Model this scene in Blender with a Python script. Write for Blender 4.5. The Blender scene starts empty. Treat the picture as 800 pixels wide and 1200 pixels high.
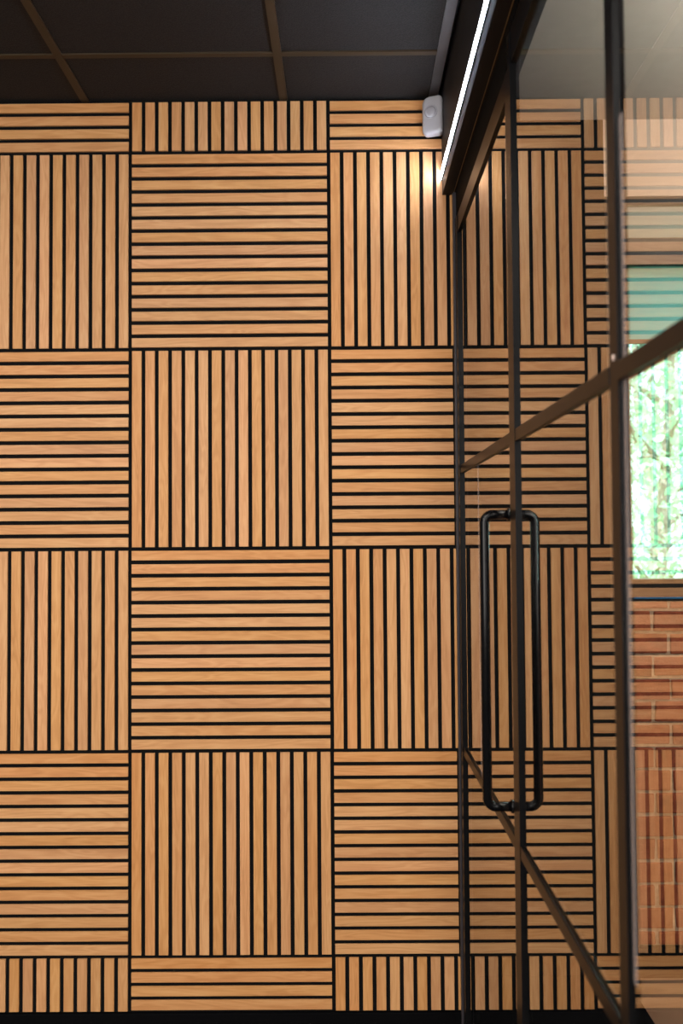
import bpy, bmesh, math, random
from mathutils import Vector, Matrix
random.seed(7)
S = bpy.context.scene
COL = S.collection
R = math.radians

# ------------------------------------------------------------ helpers
def tag(o, label=None, cat=None, group=None, kind=None):
    if label: o['label'] = label
    if cat: o['category'] = cat
    if group: o['group'] = group
    if kind: o['kind'] = kind
    return o

def empty(name, loc=(0, 0, 0)):
    o = bpy.data.objects.new(name, None); o.location = loc
    o.empty_display_size = .05
    COL.objects.link(o); return o

def link(name, bm, mats, parent=None, loc=(0, 0, 0), smooth=False, bevel=0, seg=2):
    me = bpy.data.meshes.new(name)
    bm.normal_update(); bm.to_mesh(me); bm.free()
    for m in (mats if isinstance(mats, (list, tuple)) else [mats]): me.materials.append(m)
    if smooth:
        for p in me.polygons: p.use_smooth = True
    o = bpy.data.objects.new(name, me); COL.objects.link(o)
    if parent is not None:
        o.parent = parent
        # geometry is written in world metres: keep it there
        o.location = Vector(loc) - parent.location
    else: o.location = loc
    if bevel:
        b = o.modifiers.new('bevel', 'BEVEL'); b.width = bevel; b.segments = seg
        b.limit_method = 'ANGLE'; b.angle_limit = R(40)
    return o

def box(bm, x0, x1, y0, y1, z0, z1, mi=0):
    v = [bm.verts.new((x, y, z)) for z in (z0, z1) for y in (y0, y1) for x in (x0, x1)]
    fs = []
    for f in ((0, 2, 3, 1), (4, 5, 7, 6), (0, 1, 5, 4), (1, 3, 7, 5), (3, 2, 6, 7), (2, 0, 4, 6)):
        fc = bm.faces.new([v[i] for i in f]); fc.material_index = mi; fs.append(fc)
    return fs

def B(*boxes):
    bm = bmesh.new()
    for b in boxes: box(bm, *b)
    return bm

def sweep(bm, pts, rad, n=16, cap=True):
    """tube along a polyline, parallel-transported rings"""
    rings = []
    t0 = (pts[1] - pts[0]).normalized()
    up = Vector((0, 1, 0)) if abs(t0.y) < .9 else Vector((1, 0, 0))
    nrm = t0.cross(up).normalized()
    for i, p in enumerate(pts):
        a = pts[max(i - 1, 0)]; c = pts[min(i + 1, len(pts) - 1)]
        t = (c - a).normalized()
        nrm = (nrm - t * nrm.dot(t)).normalized(); bn = t.cross(nrm)
        r = rad[i] if isinstance(rad, (list, tuple)) else rad
        rings.append([bm.verts.new(p + nrm * math.cos(2 * math.pi * k / n) * r + bn * math.sin(2 * math.pi * k / n) * r) for k in range(n)])
    for a, b in zip(rings, rings[1:]):
        for k in range(n): bm.faces.new((a[k], a[(k + 1) % n], b[(k + 1) % n], b[k]))
    if cap:
        bm.faces.new(rings[0][::-1]); bm.faces.new(rings[-1])

# ------------------------------------------------------------ materials
def new_mat(name):
    m = bpy.data.materials.new(name); m.use_nodes = True
    nt = m.node_tree; bs = nt.nodes['Principled BSDF']
    return m, nt, bs

def N(nt, t, **kw):
    n = nt.nodes.new(t)
    for k, v in kw.items():
        if k.startswith('i_'): n.inputs[k[2:].replace('_', ' ')].default_value = v
        else: setattr(n, k, v)
    return n

def ramp(nt, stops):
    r = nt.nodes.new('ShaderNodeValToRGB'); e = r.color_ramp.elements
    while len(e) < len(stops): e.new(.5)
    for el, (p, c) in zip(e, stops): el.position = p; el.color = (*c, 1)
    return r

def math_(nt, op, a, b=None, c=None):
    n = nt.nodes.new('ShaderNodeMath'); n.operation = op
    for i, v in enumerate((a, b, c)):
        if v is None: continue
        if isinstance(v, (int, float)): n.inputs[i].default_value = v
        else: nt.links.new(v, n.inputs[i])
    return n.outputs[0]

def plain(name, col, rough=.5, metal=0, spec=.5, var=.08, scale=30, bump=0):
    m, nt, bs = new_mat(name); L = nt.links
    tc = N(nt, 'ShaderNodeTexCoord')
    no = N(nt, 'ShaderNodeTexNoise', i_Scale=scale, i_Detail=4.0); L.new(tc.outputs['Object'], no.inputs['Vector'])
    r = ramp(nt, [(.3, [c * (1 - var) for c in col]), (.7, [min(1, c * (1 + var)) for c in col])])
    L.new(no.outputs['Fac'], r.inputs['Fac']); L.new(r.outputs['Color'], bs.inputs['Base Color'])
    bs.inputs['Roughness'].default_value = rough; bs.inputs['Metallic'].default_value = metal
    bs.inputs['Specular IOR Level'].default_value = spec
    if bump:
        bp = N(nt, 'ShaderNodeBump', i_Strength=bump, i_Distance=.002); L.new(no.outputs['Fac'], bp.inputs['Height']); L.new(bp.outputs['Normal'], bs.inputs['Normal'])
    return m

def wood_mat():
    m, nt, bs = new_mat('oak_veneer'); L = nt.links
    tc = N(nt, 'ShaderNodeTexCoord'); ge = N(nt, 'ShaderNodeNewGeometry'); oi = N(nt, 'ShaderNodeObjectInfo')
    rnd = ge.outputs['Random Per Island']
    sc = math_(nt, 'ADD', math_(nt, 'MULTIPLY', rnd, 37.0), math_(nt, 'MULTIPLY', oi.outputs['Random'], 91.0))
    cb = N(nt, 'ShaderNodeCombineXYZ'); L.new(sc, cb.inputs[0]); L.new(math_(nt, 'MULTIPLY', sc, .7), cb.inputs[2])
    ad = N(nt, 'ShaderNodeVectorMath', operation='ADD'); L.new(tc.outputs['Object'], ad.inputs[0]); L.new(cb.outputs[0], ad.inputs[1])
    def mp(scale):
        n = N(nt, 'ShaderNodeMapping'); n.inputs['Scale'].default_value = scale; L.new(ad.outputs[0], n.inputs['Vector']); return n.outputs[0]
    # flame figure: bands of a slowly warped field
    n1 = N(nt, 'ShaderNodeTexNoise', i_Scale=1.0, i_Detail=2.0, i_Distortion=.6); L.new(mp((26, 26, 3.2)), n1.inputs['Vector'])
    fig = math_(nt, 'SINE', math_(nt, 'MULTIPLY', n1.outputs['Fac'], 46.0))
    # pores
    n2 = N(nt, 'ShaderNodeTexNoise', i_Scale=1.0, i_Detail=5.0, i_Roughness=.7); L.new(mp((420, 420, 16)), n2.inputs['Vector'])
    n3 = N(nt, 'ShaderNodeTexNoise', i_Scale=1.0, i_Detail=2.0); L.new(mp((60, 60, 2.5)), n3.inputs['Vector'])
    f = math_(nt, 'MULTIPLY_ADD', fig, .11, .5)
    f = math_(nt, 'MULTIPLY_ADD', math_(nt, 'SUBTRACT', n2.outputs['Fac'], .5), .8, f)
    f = math_(nt, 'MULTIPLY_ADD', math_(nt, 'SUBTRACT', n3.outputs['Fac'], .5), .7, f)
    r = ramp(nt, [(0, (.45, .192, .068)), (.42, (.60, .285, .110)), (.6, (.65, .325, .132)), (1, (.72, .40, .18))])
    L.new(f, r.inputs['Fac'])
    hs = N(nt, 'ShaderNodeHueSaturation')
    L.new(r.outputs['Color'], hs.inputs['Color'])
    L.new(math_(nt, 'MULTIPLY_ADD', rnd, .14, .93), hs.inputs['Value'])
    L.new(math_(nt, 'MULTIPLY_ADD', math_(nt, 'FRACT', math_(nt, 'MULTIPLY', rnd, 7.31)), .006, .4975), hs.inputs['Hue'])
    L.new(math_(nt, 'MULTIPLY_ADD', math_(nt, 'FRACT', math_(nt, 'MULTIPLY', rnd, 3.17)), .10, .95), hs.inputs['Saturation'])
    L.new(hs.outputs['Color'], bs.inputs['Base Color'])
    bs.inputs['Roughness'].default_value = .5
    bs.inputs['Specular IOR Level'].default_value = .24
    bp = N(nt, 'ShaderNodeBump', i_Strength=.25, i_Distance=.0006); L.new(n2.outputs['Fac'], bp.inputs['Height']); L.new(bp.outputs['Normal'], bs.inputs['Normal'])
    return m

def glass_mat(name='clear_glass', ior=1.85, tint=(.97, .985, .975)):
    """thin sheet glass: physical Fresnel share mirrored at each face, rest passes"""
    m = bpy.data.materials.new(name); m.use_nodes = True; nt = m.node_tree; L = nt.links
    nt.nodes.clear()
    out = N(nt, 'ShaderNodeOutputMaterial'); mix = N(nt, 'ShaderNodeMixShader')
    tr = N(nt, 'ShaderNodeBsdfTransparent'); tr.inputs['Color'].default_value = (*tint, 1)
    gl = N(nt, 'ShaderNodeBsdfGlossy'); gl.inputs['Roughness'].default_value = 0.0; gl.inputs['Color'].default_value = (1, 1, 1, 1)
    ge = N(nt, 'ShaderNodeNewGeometry')
    dt = N(nt, 'ShaderNodeVectorMath', operation='DOT_PRODUCT'); L.new(ge.outputs['Incoming'], dt.inputs[0]); L.new(ge.outputs['Normal'], dt.inputs[1])
    c = math_(nt, 'ABSOLUTE', dt.outputs['Value'])
    g = math_(nt, 'SQRT', math_(nt, 'ADD', math_(nt, 'MULTIPLY', c, c), ior * ior - 1))
    a = math_(nt, 'DIVIDE', math_(nt, 'SUBTRACT', g, c), math_(nt, 'ADD', g, c))
    b1 = math_(nt, 'SUBTRACT', math_(nt, 'MULTIPLY', c, math_(nt, 'ADD', g, c)), 1)
    b2 = math_(nt, 'ADD', math_(nt, 'MULTIPLY', c, math_(nt, 'SUBTRACT', g, c)), 1)
    b = math_(nt, 'DIVIDE', b1, b2)
    F = math_(nt, 'MULTIPLY', math_(nt, 'MULTIPLY', math_(nt, 'MULTIPLY', a, a), .5), math_(nt, 'ADD', math_(nt, 'MULTIPLY', b, b), 1))
    # both faces of the sheet taken together, counted once on the face the light enters
    F2 = math_(nt, 'DIVIDE', math_(nt, 'MULTIPLY', F, 2), math_(nt, 'ADD', F, 1))
    F2 = math_(nt, 'MULTIPLY', F2, math_(nt, 'SUBTRACT', 1, ge.outputs['Backfacing']))
    L.new(F2, mix.inputs[0]); L.new(tr.outputs[0], mix.inputs[1]); L.new(gl.outputs[0], mix.inputs[2]); L.new(mix.outputs[0], out.inputs['Surface'])
    return m

def emit(name, col, strength):
    m = bpy.data.materials.new(name); m.use_nodes = True; nt = m.node_tree; nt.nodes.clear()
    o = N(nt, 'ShaderNodeOutputMaterial'); e = N(nt, 'ShaderNodeEmission'); e.inputs[0].default_value = (*col, 1); e.inputs[1].default_value = strength
    nt.links.new(e.outputs[0], o.inputs[0]); return m

WOOD = wood_mat()
CHANNEL = plain('dark_anodised_channel', (.045, .040, .045), .35, spec=.3)
MATT = plain('matt_black_profile', (.004, .004, .004), .8, spec=.05)
FELT = plain('black_felt', (.006, .006, .006), .95, spec=.1, var=.3, scale=900)
BLACK = plain('black_powder_coat', (.005, .005, .0055), .30, spec=.09, var=.1, scale=200)
GLOSSB = plain('black_gloss_tube', (.003, .003, .0035), .15, spec=.22, var=.05)
BEAM = plain('black_painted_beam', (.009, .0085, .009), .55, spec=.22, var=.15, scale=12)
TILE = plain('charcoal_ceiling_tile', (.0165, .0145, .0135), .8, spec=.3, var=.45, scale=260, bump=.5)
TBAR = plain('bronze_grid_bar', (.050, .033, .018), .5, spec=.2, var=.05)
TRIMG = plain('grey_perimeter_trim', (.042, .038, .038), .4)
SKIRT = plain('black_skirting', (.003, .003, .0035), .9, spec=.05, var=.2, scale=300)
PAINT = plain('warm_white_paint', (.60, .55, .48), .8, var=.02)
GREYP = plain('dark_grey_paint', (.10, .095, .09), .8, var=.03)
CARPET = plain('dark_grey_carpet', (.05, .045, .042), .95, spec=.1, var=.4, scale=500)
BEIGE = plain('beige_ceiling_paint', (.47, .43, .38), .85, var=.03)
LINTEL = plain('beige_wall_paint', (.80, .63, .50), .85, var=.03)
CHAR = plain('charcoal_wall_paint', (.006, .006, .006), .9, spec=.15, var=.1)
PLASTIC = plain('white_plastic', (.44, .42, .43), .35, var=.02)
LENS = plain('white_sensor_lens', (.40, .38, .40), .22, var=.02)
GOLD = plain('brass_seam', (.30, .19, .08), .4, metal=.6, var=.1)
GLASS = glass_mat()
WGLASS = glass_mat('window_glass', 1.5, (.86, .98, .95))
LED = emit('led_diffuser', (.72, .82, 1.0), 68)
FRAMEW = plain('dark_window_frame', (.012, .010, .009), .4)
BLUE = plain('blue_sky_glint', (.02, .16, .38), .4)  # sky highlight on the sill edge, put into the colour
FLOORM = plain('tan_floor', (.32, .19, .12), .45, var=.12, scale=3)
DOT = plain('pale_screw_cap', (.55, .42, .36), .4)

# brick with uneven fired colour
def brick_mat():
    m, nt, bs = new_mat('red_brick'); L = nt.links
    tc = N(nt, 'ShaderNodeTexCoord'); ge = N(nt, 'ShaderNodeNewGeometry')
    no = N(nt, 'ShaderNodeTexNoise', i_Scale=22.0, i_Detail=6.0, i_Roughness=.65); L.new(tc.outputs['Object'], no.inputs['Vector'])
    f = math_(nt, 'ADD', math_(nt, 'MULTIPLY', no.outputs['Fac'], .75), math_(nt, 'MULTIPLY', ge.outputs['Random Per Island'], .3))
    r = ramp(nt, [(.25, (.15, .028, .012)), (.5, (.33, .072, .028)), (.8, (.44, .13, .055))]); L.new(f, r.inputs[0])
    L.new(r.outputs[0], bs.inputs['Base Color']); bs.inputs['Roughness'].default_value = .85
    n2 = N(nt, 'ShaderNodeTexNoise', i_Scale=120.0, i_Detail=4.0); L.new(tc.outputs['Object'], n2.inputs['Vector'])
    bp = N(nt, 'ShaderNodeBump', i_Strength=.7, i_Distance=.004); L.new(n2.outputs['Fac'], bp.inputs['Height']); L.new(bp.outputs['Normal'], bs.inputs['Normal'])
    return m
BRICK = brick_mat()
MORTAR = plain('pale_mortar', (.55, .38, .26), .95, var=.2, scale=60, bump=.8)

def fabric(name, col, trans):
    m, nt, bs = new_mat(name); L = nt.links
    bs.inputs['Base Color'].default_value = (*col, 1); bs.inputs['Roughness'].default_value = .9
    out = nt.nodes['Material Output']
    t = N(nt, 'ShaderNodeBsdfTranslucent'); t.inputs[0].default_value = (*col, 1)
    tc = N(nt, 'ShaderNodeTexCoord'); w = N(nt, 'ShaderNodeTexNoise', i_Scale=500.0); L.new(tc.outputs['Object'], w.inputs['Vector'])
    mx = N(nt, 'ShaderNodeMixShader'); mx.inputs[0].default_value = trans
    bp = N(nt, 'ShaderNodeBump', i_Strength=.2, i_Distance=.0005); L.new(w.outputs['Fac'], bp.inputs['Height']); L.new(bp.outputs['Normal'], bs.inputs['Normal'])
    L.new(bs.outputs[0], mx.inputs[1]); L.new(t.outputs[0], mx.inputs[2]); L.new(mx.outputs[0], out.inputs[0])
    return m
TEAL = fabric('teal_blind_fabric', (.40, .66, .66), .6)
SAGE = fabric('pale_sage_blind', (.62, .63, .55), .22)

def leaf_mat(name, a, b):
    m, nt, bs = new_mat(name); L = nt.links; out = nt.nodes['Material Output']
    ge = N(nt, 'ShaderNodeNewGeometry'); r = ramp(nt, [(0, a), (1, b)]); L.new(ge.outputs['Random Per Island'], r.inputs[0])
    L.new(r.outputs[0], bs.inputs['Base Color']); bs.inputs['Roughness'].default_value = .35
    t = N(nt, 'ShaderNodeBsdfTranslucent'); L.new(r.outputs[0], t.inputs[0])
    mx = N(nt, 'ShaderNodeMixShader'); mx.inputs[0].default_value = .45
    L.new(bs.outputs[0], mx.inputs[1]); L.new(t.outputs[0], mx.inputs[2]); L.new(mx.outputs[0], out.inputs[0]); return m
LEAF = leaf_mat('green_leaves', (.32, .58, .40), (.78, .90, .72))
LEAF2 = leaf_mat('blue_green_leaves', (.26, .55, .48), (.72, .88, .84))
BARK = plain('grey_bark', (.36, .31, .28), .9, var=.4, scale=25, bump=1)
GRASS = plain('grass', (.14, .30, .07), .9, var=.4, scale=5)

# ------------------------------------------------------------ dimensions (metres)
XG = .9875            # centre plane of the glass
ZC = 2.82            # black ceiling
ZO = 2.945           # ceiling of the room behind the glass
YB = .40             # window wall of that room
XL, XR, YR = -2.4, 4.3, -4.6

def structure(name, bm, mat, parent=None, **k):
    o = link(name, bm, mat, parent, **k)
    if parent is None: o['kind'] = 'structure'
    return o

# floor, walls
structure('floor', B((XL, .99, YR, YB + .2, -.12, 0)), CARPET)
structure('floor_next_room', B((.99, XR, YR, YB + .2, -.12, 0)), FLOORM)
structure('trim_3', B((1.012, 1.575, YR, YB - .001, .0003, .004)), SKIRT)
structure('wall_back', B((XL, 1.03, .0, YB + .2, 0, ZO + .1)), CHAR)
structure('wall_left', B((XL - .15, XL, YR, YB + .2, 0, ZO + .1)), GREYP)
structure('wall_right', B((XR, XR + .15, YR, YB + .2, 0, ZO + .1)), PAINT)
structure('wall_front', B((XL - .15, .99, YR - .15, YR, 0, ZO + .1)), GREYP)
structure('wall_front_next_room', B((.99, XR + .15, YR - .15, YR, 0, ZO + .1)), GREYP)
structure('wall_pier', B((1.03, 1.553, YB, YB + .2, 0, ZO + .1)), CHAR)
structure('baseboard_back', B((XL, .972, -.014, 0, 0, .096)), SKIRT, bevel=.002)

# panels ------------------------------------------------------------
P, W, T, FB = .04, .0283, .0065, .006     # pitch, slat width, slat depth, felt thickness
def slats_bm(wid, length, full=.6):
    """slats run along local z, centred on the origin; back face at y=0 (wall), front at -(FB+T)"""
    bm = bmesh.new()
    n = int(math.ceil(wid / P - 1e-6)); e = .0052; c = .0007
    for k in range(n):
        x0 = -wid / 2 + k * P + (P - W) / 2; x1 = min(x0 + W, wid / 2 - .001)
        if x1 - x0 < .004: continue
        z0, z1 = -length / 2 + e, length / 2 - e
        y0, y1 = -FB, -(FB + T)
        # bar with a softened front edge
        prof = [(x0, y0), (x0, y1 + c), (x0 + c, y1), (x1 - c, y1), (x1, y1 + c), (x1, y0)]
        lo = [bm.verts.new((a, b, z0)) for a, b in prof]; hi = [bm.verts.new((a, b, z1)) for a, b in prof]
        for i in range(6): bm.faces.new((lo[i], lo[(i + 1) % 6], hi[(i + 1) % 6], hi[i]))
        bm.faces.new(lo[::-1]); bm.faces.new(hi)
    bmesh.ops.recalc_face_normals(bm, faces=bm.faces)
    return bm
mesh_cache = {}
def get_mesh(key, fn, mat):
    if key not in mesh_cache:
        me = bpy.data.meshes.new(key[0]); bm = fn(); bm.normal_update(); bm.to_mesh(me); bm.free(); me.materials.append(mat); mesh_cache[key] = me
    return mesh_cache[key]
def panel(x0, x1, z0, z1, vertical, label):
    cx, w, h = (x0 + x1) / 2, x1 - x0, z1 - z0
    root = empty('slat_panel', (cx, -.0005, z0))
    tag(root, label, 'slatted panel', 'checkerboard of slatted oak panels')
    wid, ln = (w, h) if vertical else (h, w)
    fm = get_mesh(('felt_backing', round(w, 3), round(h, 3)), lambda: B((-w / 2 + .0002, w / 2 - .0002, -FB, 0, .0002, h - .0002)), FELT)
    f = bpy.data.objects.new('felt_backing', fm); COL.objects.link(f); f.parent = root
    sm = get_mesh(('slats', round(wid, 3), round(ln, 3)), lambda: slats_bm(wid, ln), WOOD)
    s = bpy.data.objects.new('slats', sm); COL.objects.link(s); s.parent = root
    s.location = (0, 0, h / 2)
    if not vertical: s.rotation_euler = (0, R(90), 0)
    return root
rows = [(2.66, 2.8195), (2.06, 2.66), (1.46, 2.06), (.86, 1.46), (.26, .86), (.098, .26)]
cols = [(-.6, 0), (0, .6), (.6, .974)]
RT = ['short top row under the ceiling', 'second row from the ceiling', 'third row from the ceiling',
      'fourth row from the ceiling', 'fifth row from the ceiling', 'short bottom row above the skirting']
CT = ['at the left edge', 'in the middle column', 'beside the glass door']
for ri, (z0, z1) in enumerate(rows):
    for ci, (x0, x1) in enumerate(cols):
        vert = (ri + ci) % 2 == 1
        panel(x0, x1, z0, z1, vert, 'oak panel of %s slats %s, %s' % ('upright' if vert else 'level', CT[ci], RT[ri]))

# ceiling ------------------------------------------------------------
ce = structure('ceiling', B((XL, .943, YR, 0, ZC + .022, ZO + .1)), CHAR)
gx = [-2.55 + .603 * i for i in range(6)]       # grid lines: ... -.138, .465 ...
gx = [-1.947 - .0, -1.344, -.741, -.138, .465]
gy = [-.262 - .6 * i for i in range(8)]
hb = .012
xs = [XL] + gx + [.905]
ys = [0] + gy + [YR]
tilebm = {}
for i in range(len(xs) - 1):
    for j in range(len(ys) - 1):
        a, b = xs[i] + (hb if i else 0), xs[i + 1] - (hb if i < len(xs) - 2 else 0)
        d, c = ys[j] - (hb if j else 0), ys[j + 1] + (hb if j < len(ys) - 2 else 0)
        if b - a < .02 or d - c < .02: continue
        o = link('ceiling_tile', B((a, b, c, d, ZC + .004, ZC + .018)), TILE, ce)
gb = bmesh.new()
for x in gx: 
    o = link('grid_bar', B((x - hb, x + hb, YR, 0, ZC - .0005, ZC + .006)), TBAR, ce)
for y in gy:
    bxs = []
    for i in range(len(xs) - 1):
        a, b = xs[i] + (hb if i else 0), xs[i + 1] - (hb if i < len(xs) - 2 else 0)
        bxs.append((a, b, y - hb * .8, y + hb * .8, ZC + .0002, ZC + .006))
    link('grid_bar', B(*bxs), TBAR, ce)
o = link('perimeter_trim', B((.905, .932, YR, 0, ZC - .001, ZC + .006)), TRIMG, ce)

structure('ceiling_beige', B((1.04, XR, YR, YB + .2, ZO, ZO + .1)), BEIGE)

# beam ----------------------------------------------------------------
BX0, BX1, BZ = .943, 1.04, 2.522
bm_ = B((BX0, BX1, YR, 0, BZ, ZO + .1))
beam = structure('trim_1', bm_, BEAM)
tag(beam, 'black boxed beam above the glass partition')
link('brass_seam', B((.9745, .9765, YR, -.002, BZ - .0008, BZ + .0005)), GOLD, beam)

# LED strip on the beam's face
led = empty('led_strip_light', (BX0, -1.5, 2.567))
tag(led, 'bright white linear LED strip along the side of the black beam', 'light')
link('aluminium_channel', B((BX0 - .003, BX0 + .0, YR + .05, -.004, 2.5655, 2.5692), (BX0 - .003, BX0, YR + .05, -.004, 2.5908, 2.5945)), BLACK, led)
link('diffuser', B((BX0 - .0045, BX0 - .0002, YR + .05, -.006, 2.5695, 2.5905)), LED, led)

# motion sensor --------------------------------------------------------
def sensor():
    root = empty('motion_sensor', (.919, -.030, 2.693))
    tag(root, 'white plastic motion sensor in the corner under the ceiling beside the beam', 'sensor')
    w, h = .060, .114
    def outline(w, h, r, n=6, cx=0, cz=0, tl=0):
        pts = []
        for qx, qz, a0, rr in ((1, 1, 0, r), (-1, 1, 90, r + tl), (-1, -1, 180, r), (1, -1, 270, r)):
            for k in range(n + 1):
                a = R(a0 + 90 * k / n); pts.append((cx + qx * (w / 2 - rr) + math.cos(a) * rr, cz + qz * (h / 2 - rr) + math.sin(a) * rr))
        return pts
    bm = bmesh.new(); prev = None
    for y, s, r in ((.0, 0, .013), (-.004, .0, .013), (-.020, -.001, .014), (-.025, .0015, .014), (-.0275, .0045, .013), (-.0285, .009, .011)):
        ring = [bm.verts.new((x, y, z)) for x, z in outline(w - 2 * s, h - 2 * s, r, cz=h / 2, tl=.010)]
        if prev:
            for k in range(len(ring)): bm.faces.new((prev[k], prev[(k + 1) % len(ring)], ring[(k + 1) % len(ring)], ring[k]))
        else: bm.faces.new(ring[::-1])
        prev = ring
    bm.faces.new(prev)
    bmesh.ops.recalc_face_normals(bm, faces=bm.faces)
    ho = link('housing', bm, PLASTIC, root, loc=root.location, smooth=True)
    bm = bmesh.new(); prev = None; n = 32
    for y, r in ((-.0280, .0200), (-.0300, .0200), (-.0300, .0185), (-.0292, .0180), (-.0292, .0170), (-.0320, .0155), (-.0338, .011), (-.0345, .005), (-.0347, .0006)):
        ring = [bm.verts.new((-.003 + math.cos(2 * math.pi * k / n) * r, y, .064 + math.sin(2 * math.pi * k / n) * r)) for k in range(n)]
        if prev:
            for k in range(n): bm.faces.new((prev[k], prev[(k + 1) % n], ring[(k + 1) % n], ring[k]))
        prev = ring
    bm.faces.new(prev); bmesh.ops.recalc_face_normals(bm, faces=bm.faces)
    link('lens', bm, LENS, root, loc=root.location, smooth=True)
    # wall bracket behind the housing
    link('mounting_bracket', B((-.016, .016, -.001, .0125, .03, .09)), PLASTIC, root, loc=root.location, bevel=.002)
    root.rotation_euler = (0, 0, R(-19))
sensor()

# glass door --------------------------------------------------------------
def bars(y0, y1, z0, z1, p=.0055, t=.003):
    """a bar laid on both faces of the glass"""
    return B((XG - t - p, XG - t - .0002, y0, y1, z0, z1), (XG + t + .0002, XG + t + p, y0, y1, z0, z1))
def solid(y0, y1, z0, z1, hx=.0085): return B((XG - hx, XG + hx, y0, y1, z0, z1))
door = empty('door_1', (XG, -.06, 0)); tag(door, 'black framed glass door hinged at the slatted wall', kind='structure')
link('door_frame', B((XG - .0155, XG + .020, -.034, -.0146, 0, BZ)), CHANNEL, door, bevel=.0004)
link('door_head', B((XG - .006, XG + .016, -.897, -.0345, 2.440, BZ)), MATT, door)
link('stile', solid(-.085, -.038, .012, 2.436, .0105), BLACK, door, bevel=.0003)
link('stile', solid(-.8965, -.868, .012, 2.436, .0092), BLACK, door, bevel=.0003)
link('rail', solid(-.8675, -.0855, 2.384, 2.436), BLACK, door, bevel=.0003)
link('rail', bars(-.8675, -.0855, 1.674, 1.698), BLACK, door, bevel=.0008)
link('rail', bars(-.8675, -.0855, .860, .884), BLACK, door, bevel=.0008)
link('rail', solid(-.8675, -.0855, .012, .095), BLACK, door, bevel=.0003)
link('glass_pane', B((XG - .003, XG + .003, -.8675, -.0855, .0955, 2.3835)), GLASS, door)
# back-to-back D pull handle
def handle():
    bm = bmesh.new(); yh = -.824; r = .0100; zt, zb = 1.532, .931
    for sgn in (-1, 1):
        xo = XG + (.0450 if sgn > 0 else -.0555); xi = XG + sgn * .0034; cr = .0175
        pts = [Vector((xi, yh, zt))]
        for k in range(9):
            a = R(90 * k / 8); pts.append(Vector((xo - sgn * cr + sgn * cr * math.sin(a), yh, zt - cr + cr * math.cos(a))))
        for k in range(9):
            a = R(90 * k / 8); pts.append(Vector((xo - sgn * cr + sgn * cr * math.cos(a), yh, zb + cr - cr * math.sin(a))))
        pts.append(Vector((xi, yh, zb)))
        sweep(bm, pts, r, 20)
        for zz in (zt, zb):     # fixing roses against the glass
            sweep(bm, [Vector((XG + sgn * .0033, yh, zz)), Vector((XG + sgn * .0075, yh, zz))], .0135, 24)
    bmesh.ops.recalc_face_normals(bm, faces=bm.faces)
    return bm
hd = link('pull_handle', handle(), GLOSSB, door, smooth=True)
hd['label'] = 'long black tubular D shaped pull handle'

# fixed glazed partition ---------------------------------------------------
part = empty('glass_partition', (XG, -2.4, 0))
tag(part, 'black framed fixed glass screen beyond the door, running towards the camera', 'glass partition')
YE = -4.2
ym = [(-.926, -.8975), (-1.590, -1.556), (-2.52, -2.49), (-3.40, -3.37), (YE, YE + .04)]
for k, (a, b) in enumerate(ym): link('mullion', solid(a, b, .0005, 2.4995, .0095 if k == 0 else .0075), BLACK, part, bevel=.0003)
link('top_rail', solid(YE, -.8975, 2.4998, BZ - .0005), MATT, part)
for k in range(4):
    y1, y0 = ym[k][0] - .0003, ym[k + 1][1] + .0003
    link('rail', solid(y0, y1, 2.432, 2.499, .0075), BLACK, part, bevel=.0003)
    link('rail', bars(y0, y1, 1.674, 1.698), BLACK, part, bevel=.0008)
    link('rail', bars(y0, y1, .860, .884), BLACK, part, bevel=.0008)
    link('rail', solid(y0, y1, .0005, .08, .0075), BLACK, part, bevel=.0003)
    link('glass_pane', B((XG - .003, XG + .003, y0, y1, .0803, 2.4317)), GLASS, part)
STRIP = bpy.data.materials.new('pale_strip'); STRIP.use_nodes = True; _n = STRIP.node_tree  # pale, mostly transparent strips laid on the glass
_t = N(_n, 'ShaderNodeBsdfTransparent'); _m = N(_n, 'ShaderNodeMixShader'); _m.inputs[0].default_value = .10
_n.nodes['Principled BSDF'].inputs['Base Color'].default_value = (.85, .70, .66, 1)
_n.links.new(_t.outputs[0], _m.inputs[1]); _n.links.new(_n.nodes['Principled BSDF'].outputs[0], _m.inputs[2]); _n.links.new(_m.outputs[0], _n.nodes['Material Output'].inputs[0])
t_ = link('pale_strip', B((XG - .0036, XG - .0031, -1.612, -1.598, .95, 2.0)), STRIP, part); t_['label'] = 'faint pale vertical strip on the glass'
t_ = link('pale_strip', B((XG - .0036, XG - .0031, -.400, -.388, .885, 1.673)), STRIP, door); t_['label'] = 'faint pale vertical strip on the glass'
# screw cap where rail and mullion cross
bm = bmesh.new(); prev = None
for d, r in ((0, .0042), (.0012, .0040), (.0018, .0025), (.002, .0004)):
    ring = [bm.verts.new((XG - .0076 - d, -1.573 + math.cos(2 * math.pi * k / 20) * r, 1.7055 + math.sin(2 * math.pi * k / 20) * r)) for k in range(20)]
    if prev:
        for k in range(20): bm.faces.new((prev[k], prev[(k + 1) % 20], ring[(k + 1) % 20], ring[k]))
    prev = ring
bm.faces.new(prev); bmesh.ops.recalc_face_normals(bm, faces=bm.faces)
c = link('screw_cap', bm, DOT, part, smooth=True); c['label'] = 'small pale round screw cap'

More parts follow.
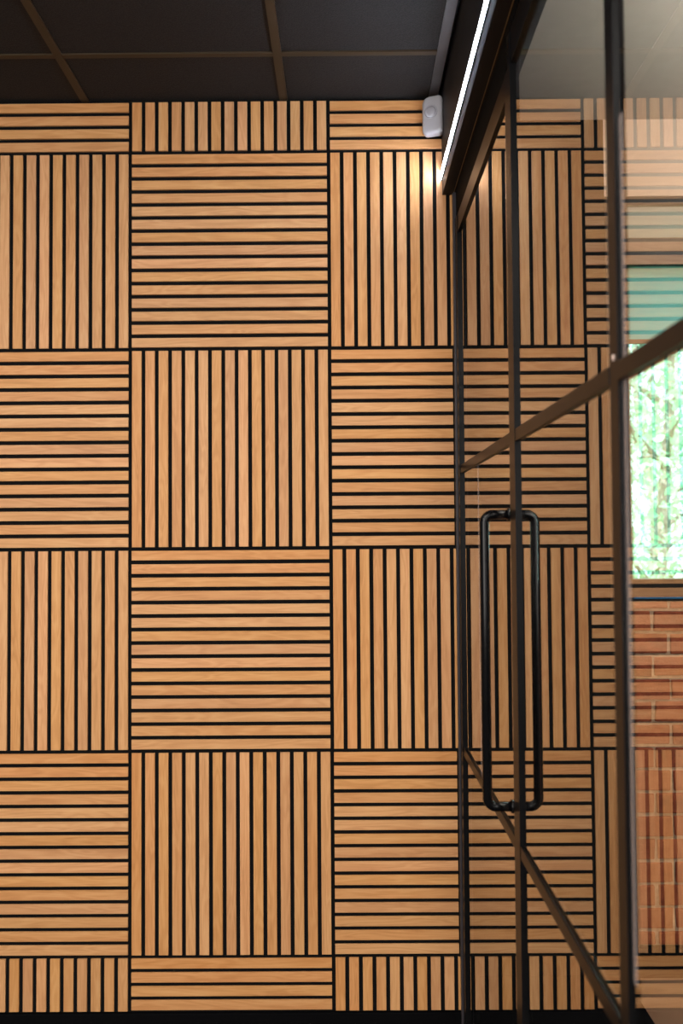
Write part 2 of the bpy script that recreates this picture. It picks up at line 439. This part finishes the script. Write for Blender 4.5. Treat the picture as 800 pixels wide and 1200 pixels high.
# ------------------------------------------------ window wall of the room behind
WX0, WX1, WZ0, WZ1 = 1.553, 3.9, 1.268, 2.674
structure('trim_2', B((1.5535, 1.612, YB - .004, YB + .2, 0, WZ0 - .001)), CHAR)
bw = bmesh.new(); box(bw, 1.6125, XR, YB + .012, YB + .2, 0, WZ0 - .002, 1)
course, bl, jt = .0775, .215, .011
z = .0795; row = 0
while z < WZ0 - .01:
    zt = min(z + course - jt, WZ0 - .004)
    x = (1.753 if row % 2 == 1 else 1.695) + jt / 2 - 2 * (bl + jt)
    while x < XR - .02:
        a = max(x, 1.6135); b = min(x + bl + random.uniform(-.003, .003), XR - .003)
        if b - a > .02:
            j = lambda s=.0022: random.uniform(-s, s)
            yf = YB + .002 + random.uniform(-.003, .004)
            v = [bw.verts.new(q) for q in ((a + j(), yf, max(z, .1035) + j()), (b + j(), yf + j(), max(z, .1035) + j()), (b + j(), yf + j(), zt + j()), (a + j(), yf, zt + j()))]
            u = [bw.verts.new((p.co.x, YB + .03, p.co.z)) for p in v]
            bw.faces.new(v)
            for i in range(4): bw.faces.new((v[i], u[i], u[(i + 1) % 4], v[(i + 1) % 4]))
        x += bl + jt
    z += course; row += 1
bmesh.ops.recalc_face_normals(bw, faces=bw.faces)
structure('wall_brick', bw, [BRICK, MORTAR], bevel=.0035)
structure('baseboard_brick', B((1.6125, XR, YB - .016, YB + .011, 0, .1)), SKIRT, bevel=.002)
structure('wall_lintel', B((WX0, XR, YB, YB + .2, WZ1, ZO + .1), (WX1, XR, YB, YB + .2, WZ0, WZ1 )), LINTEL)
win = empty('window_1', (WX0, YB, WZ0)); tag(win, 'dark framed window above the brick wall, seen through the glass', kind='structure')
f = B((WX0 + .001, 1.600, YB - .002, YB + .08, WZ0, WZ1 - .001), (WX1 - .05, WX1, YB - .002, YB + .08, WZ0, WZ1 - .001),
      (1.600, WX1 - .05, YB, YB + .08, WZ0, 1.342), (1.600, WX1 - .05, YB, YB + .08, 2.432, 2.480), (1.600, WX1 - .05, YB, YB + .08, WZ1 - .03, WZ1 - .001),
      (2.72, 2.78, YB + .002, YB + .078, 1.342, 2.432))
link('window_frame', f, FRAMEW, win, bevel=.0015)
link('pane', B((1.600, 2.72, YB + .045, YB + .051, 1.342, 2.432)), WGLASS, win)
link('pane', B((2.78, WX1 - .05, YB + .045, YB + .051, 1.342, 2.432)), WGLASS, win)
link('pane', B((1.600, WX1 - .05, YB + .045, YB + .051, 2.480, WZ1 - .03)), WGLASS, win)
s_ = link('sky_glint', B((1.612, WX1 - .06, YB - .0024, YB - .0002, 1.2745, 1.2805)), BLUE, win); s_['label'] = 'thin blue painted glint of sky'  # blue strip standing in for the sky's glint on the sill
bl_ = empty('roller_blind', (2.16, YB + .02, 2.16)); tag(bl_, 'teal roller blind half lowered in the window behind the glass', 'blind')
link('blind_fabric', B((1.603, 2.717, YB + .020, YB + .0215, 2.176, 2.4315)), TEAL, bl_)
link('bottom_bar', B((1.603, 2.717, YB + .016, YB + .026, 2.160, 2.1755)), plain('bronze_bar', (.20, .10, .05), .5), bl_, bevel=.0003)
b2 = empty('transom_blind', (2.7, YB + .02, 2.48)); tag(b2, 'pale sage blind covering the shallow top light of the window', 'blind')
link('blind_fabric', B((1.603, WX1 - .053, YB + .020, YB + .0215, 2.532, 2.643)), SAGE, b2)
link('bottom_bar', B((1.603, WX1 - .053, YB + .014, YB + .028, 2.481, 2.5315)), plain('tan_bar', (.40, .27, .18), .6), b2, bevel=.0003)

# ------------------------------------------------ outside
structure('ground', B((-14, 26, YB + .2, 30, -.6, -.4)), GRASS)
def tree(x, y, h, cr, nl, lm, label, seed, low=.15):
    rg = random.Random(seed)
    root = empty('leafy_tree', (x, y, -.4)); tag(root, label, 'tree', 'trees outside the window')
    bm = bmesh.new()
    pts = [Vector((x + .12 * math.sin(i * .9 + seed), y + .1 * math.cos(i * 1.3), -.4 + h * .85 * i / 8)) for i in range(9)]
    sweep(bm, pts, [.085 * (1 - .85 * i / 8) + .012 for i in range(9)], 10)
    tips = []
    for k in range(16):
        i = rg.randint(1, 7); a = rg.uniform(0, 6.28); l = cr * rg.uniform(.5, 1)
        p = pts[i]; e = p + Vector((math.cos(a) * l, math.sin(a) * l, rg.uniform(.1, .7) * l))
        mid = (p + e) / 2 + Vector((0, 0, .12 * l)); sweep(bm, [p, mid, e], [.035, .022, .006], 6); tips += [mid, e, e]
    bmesh.ops.recalc_face_normals(bm, faces=bm.faces)
    link('trunk', bm, BARK, root, smooth=True)
    bm = bmesh.new()
    cl = [t + Vector([rg.gauss(0, .3) for _ in range(3)]) for t in tips for _ in range(2)]
    cl += [Vector((x + rg.uniform(-1, 1) * cr * .9, y + rg.uniform(-1, 1) * cr * .9, -.4 + h * rg.uniform(low, 1))) for _ in range(50)]
    for k in range(nl):
        c = rg.choice(cl); p = c + Vector([rg.gauss(0, .26) for _ in range(3)])
        s = rg.uniform(.035, .075); d = Vector([rg.gauss(0, 1) for _ in range(3)]).normalized()
        u = d.cross(Vector((rg.gauss(0, 1), rg.gauss(0, 1), rg.gauss(0, 1)))).normalized(); n = d.cross(u)
        vs = [bm.verts.new(q) for q in (p - d * s, p + u * s * .5 - n * s * .1, p + d * s, p - u * s * .5 - n * s * .1)]
        bm.faces.new(vs)
    link('foliage', bm, lm, root)
tree(4.02, 6.8, 6.2, 1.2, 5200, LEAF, 'slim pale green tree with a grey trunk showing, nearest outside the window', 3, .42)
tree(7.4, 7.2, 6.6, 1.4, 3600, LEAF2, 'blue green tree to the right of the slim pale tree', 5)
tree(.7, 7.2, 6.4, 1.4, 3000, LEAF2, 'blue green tree at the left outside the window', 9)
tree(5.3, 11.2, 7.6, 1.9, 5200, LEAF2, 'broad blue green tree directly behind the slim pale tree', 12)
tree(10.8, 11.8, 7.4, 1.9, 3000, LEAF, 'broad pale green tree at the far right behind', 15)
tree(1.0, 11.6, 7.4, 1.9, 3000, LEAF, 'broad pale green tree at the far left behind', 16)
tree(7.2, 16.0, 9.0, 2.5, 5200, LEAF, 'tallest pale green tree farthest away', 18)
def hedge():
    rg = random.Random(4); bm = bmesh.new()
    for k in range(9000):
        p = Vector((rg.uniform(-1, 12), 4.3 + rg.gauss(0, .22), rg.uniform(-.4, 1.02 + .1 * math.sin(rg.uniform(0, 6))))); s = rg.uniform(.03, .06)
        d = Vector([rg.gauss(0, 1) for _ in range(3)]).normalized(); u = d.cross(Vector([rg.gauss(0, 1) for _ in range(3)])).normalized()
        bm.faces.new([bm.verts.new(q) for q in (p - d * s, p + u * s * .5, p + d * s, p - u * s * .5)])
    o = link('hedge', bm, LEAF2); tag(o, 'low blue green hedge just above the window sill line', 'hedge')
hedge()

# ------------------------------------------------ light
w = bpy.data.worlds.new('sky'); S.world = w; w.use_nodes = True; nt = w.node_tree
bg = nt.nodes['Background']; sky = nt.nodes.new('ShaderNodeTexSky'); sky.sky_type = 'HOSEK_WILKIE'; sky.turbidity = 6; sky.sun_direction = Vector((-.3, -.5, .8)).normalized()
mx = nt.nodes.new('ShaderNodeMixRGB'); mx.inputs[0].default_value = .65; mx.inputs[2].default_value = (.86, .97, 1, 1)
nt.links.new(sky.outputs[0], mx.inputs[1]); nt.links.new(mx.outputs[0], bg.inputs[0]); bg.inputs[1].default_value = 6
def area(name, loc, rot, sx, sy, e, col=(1, 1, 1)):
    d = bpy.data.lights.new(name, 'AREA'); d.shape = 'RECTANGLE'; d.size = sx; d.size_y = sy; d.energy = e; d.color = col
    o = bpy.data.objects.new(name, d); o.location = loc; o.rotation_euler = rot; COL.objects.link(o); return o
WARM = (1, .93, .85)
area('overhead_fill', (-1.45, -3.0, 2.80), (0, 0, 0), 1.2, .6, 48, WARM)  # overhead lights added out of view to brighten the slat wall
area('overhead_fill', (.15, -3.0, 2.80), (0, 0, 0), 1.2, .6, 48, WARM)
area('overhead_fill', (-.55, -1.45, 2.80), (0, 0, 0), 1.2, .6, 8, WARM)  # same added fill, nearer the wall for the upper rows
area('rear_fill', (-.9, YR + .05, 1.85), (R(90), 0, 0), 2.6, 1.8, 108, (1, .95, .90))  # fill added behind the camera to even out the wall; no window there
area('next_room_fill', (2.7, -1.4, 2.93), (0, 0, 0), 1.2, 1.2, 45, (1, .90, .80))  # unseen light added to brighten the room behind the glass
area('next_room_up_fill', (2.5, -.7, 2.45), (R(180), 0, 0), 1.4, .3, 48, (1, .93, .88))  # unseen upward light added to lift the beige ceiling and lintel
sd = bpy.data.lights.new('sun', 'SUN'); sd.energy = 12; sd.angle = R(1); sd.color = (1, .97, .9)
so = bpy.data.objects.new('sun', sd); so.rotation_euler = (R(38), 0, R(-28)); so.location = (0, -3, 8); COL.objects.link(so)

# ------------------------------------------------ camera
q = (.6433, 1.4783, 2.6879, .0329, -.0069, -.0041)
cx, cz, D, p, r, yw = q
fw = Vector((math.sin(yw) * math.cos(p), math.cos(yw) * math.cos(p), math.sin(p)))
rt = Vector((math.cos(yw), -math.sin(yw), 0)); up = rt.cross(fw)
a = rt * math.cos(r) + up * math.sin(r); b = -rt * math.sin(r) + up * math.cos(r)
cd = bpy.data.cameras.new('camera'); co = bpy.data.objects.new('camera', cd); COL.objects.link(co)
M = Matrix((a, b, -fw)).transposed().to_4x4(); M.translation = Vector((cx, -D, cz)); co.matrix_world = M
cd.sensor_fit = 'VERTICAL'; cd.sensor_height = 36; cd.sensor_width = 24; cd.lens = 31.5
cd.clip_start = .02
cd.dof.use_dof = True; cd.dof.focus_distance = 2.67; cd.dof.aperture_fstop = 3.6
S.camera = co
S.view_settings.view_transform = 'Standard'; S.view_settings.look = 'None'; S.view_settings.gamma = 1
S.view_settings.use_curve_mapping = False; S.view_settings.exposure = 0
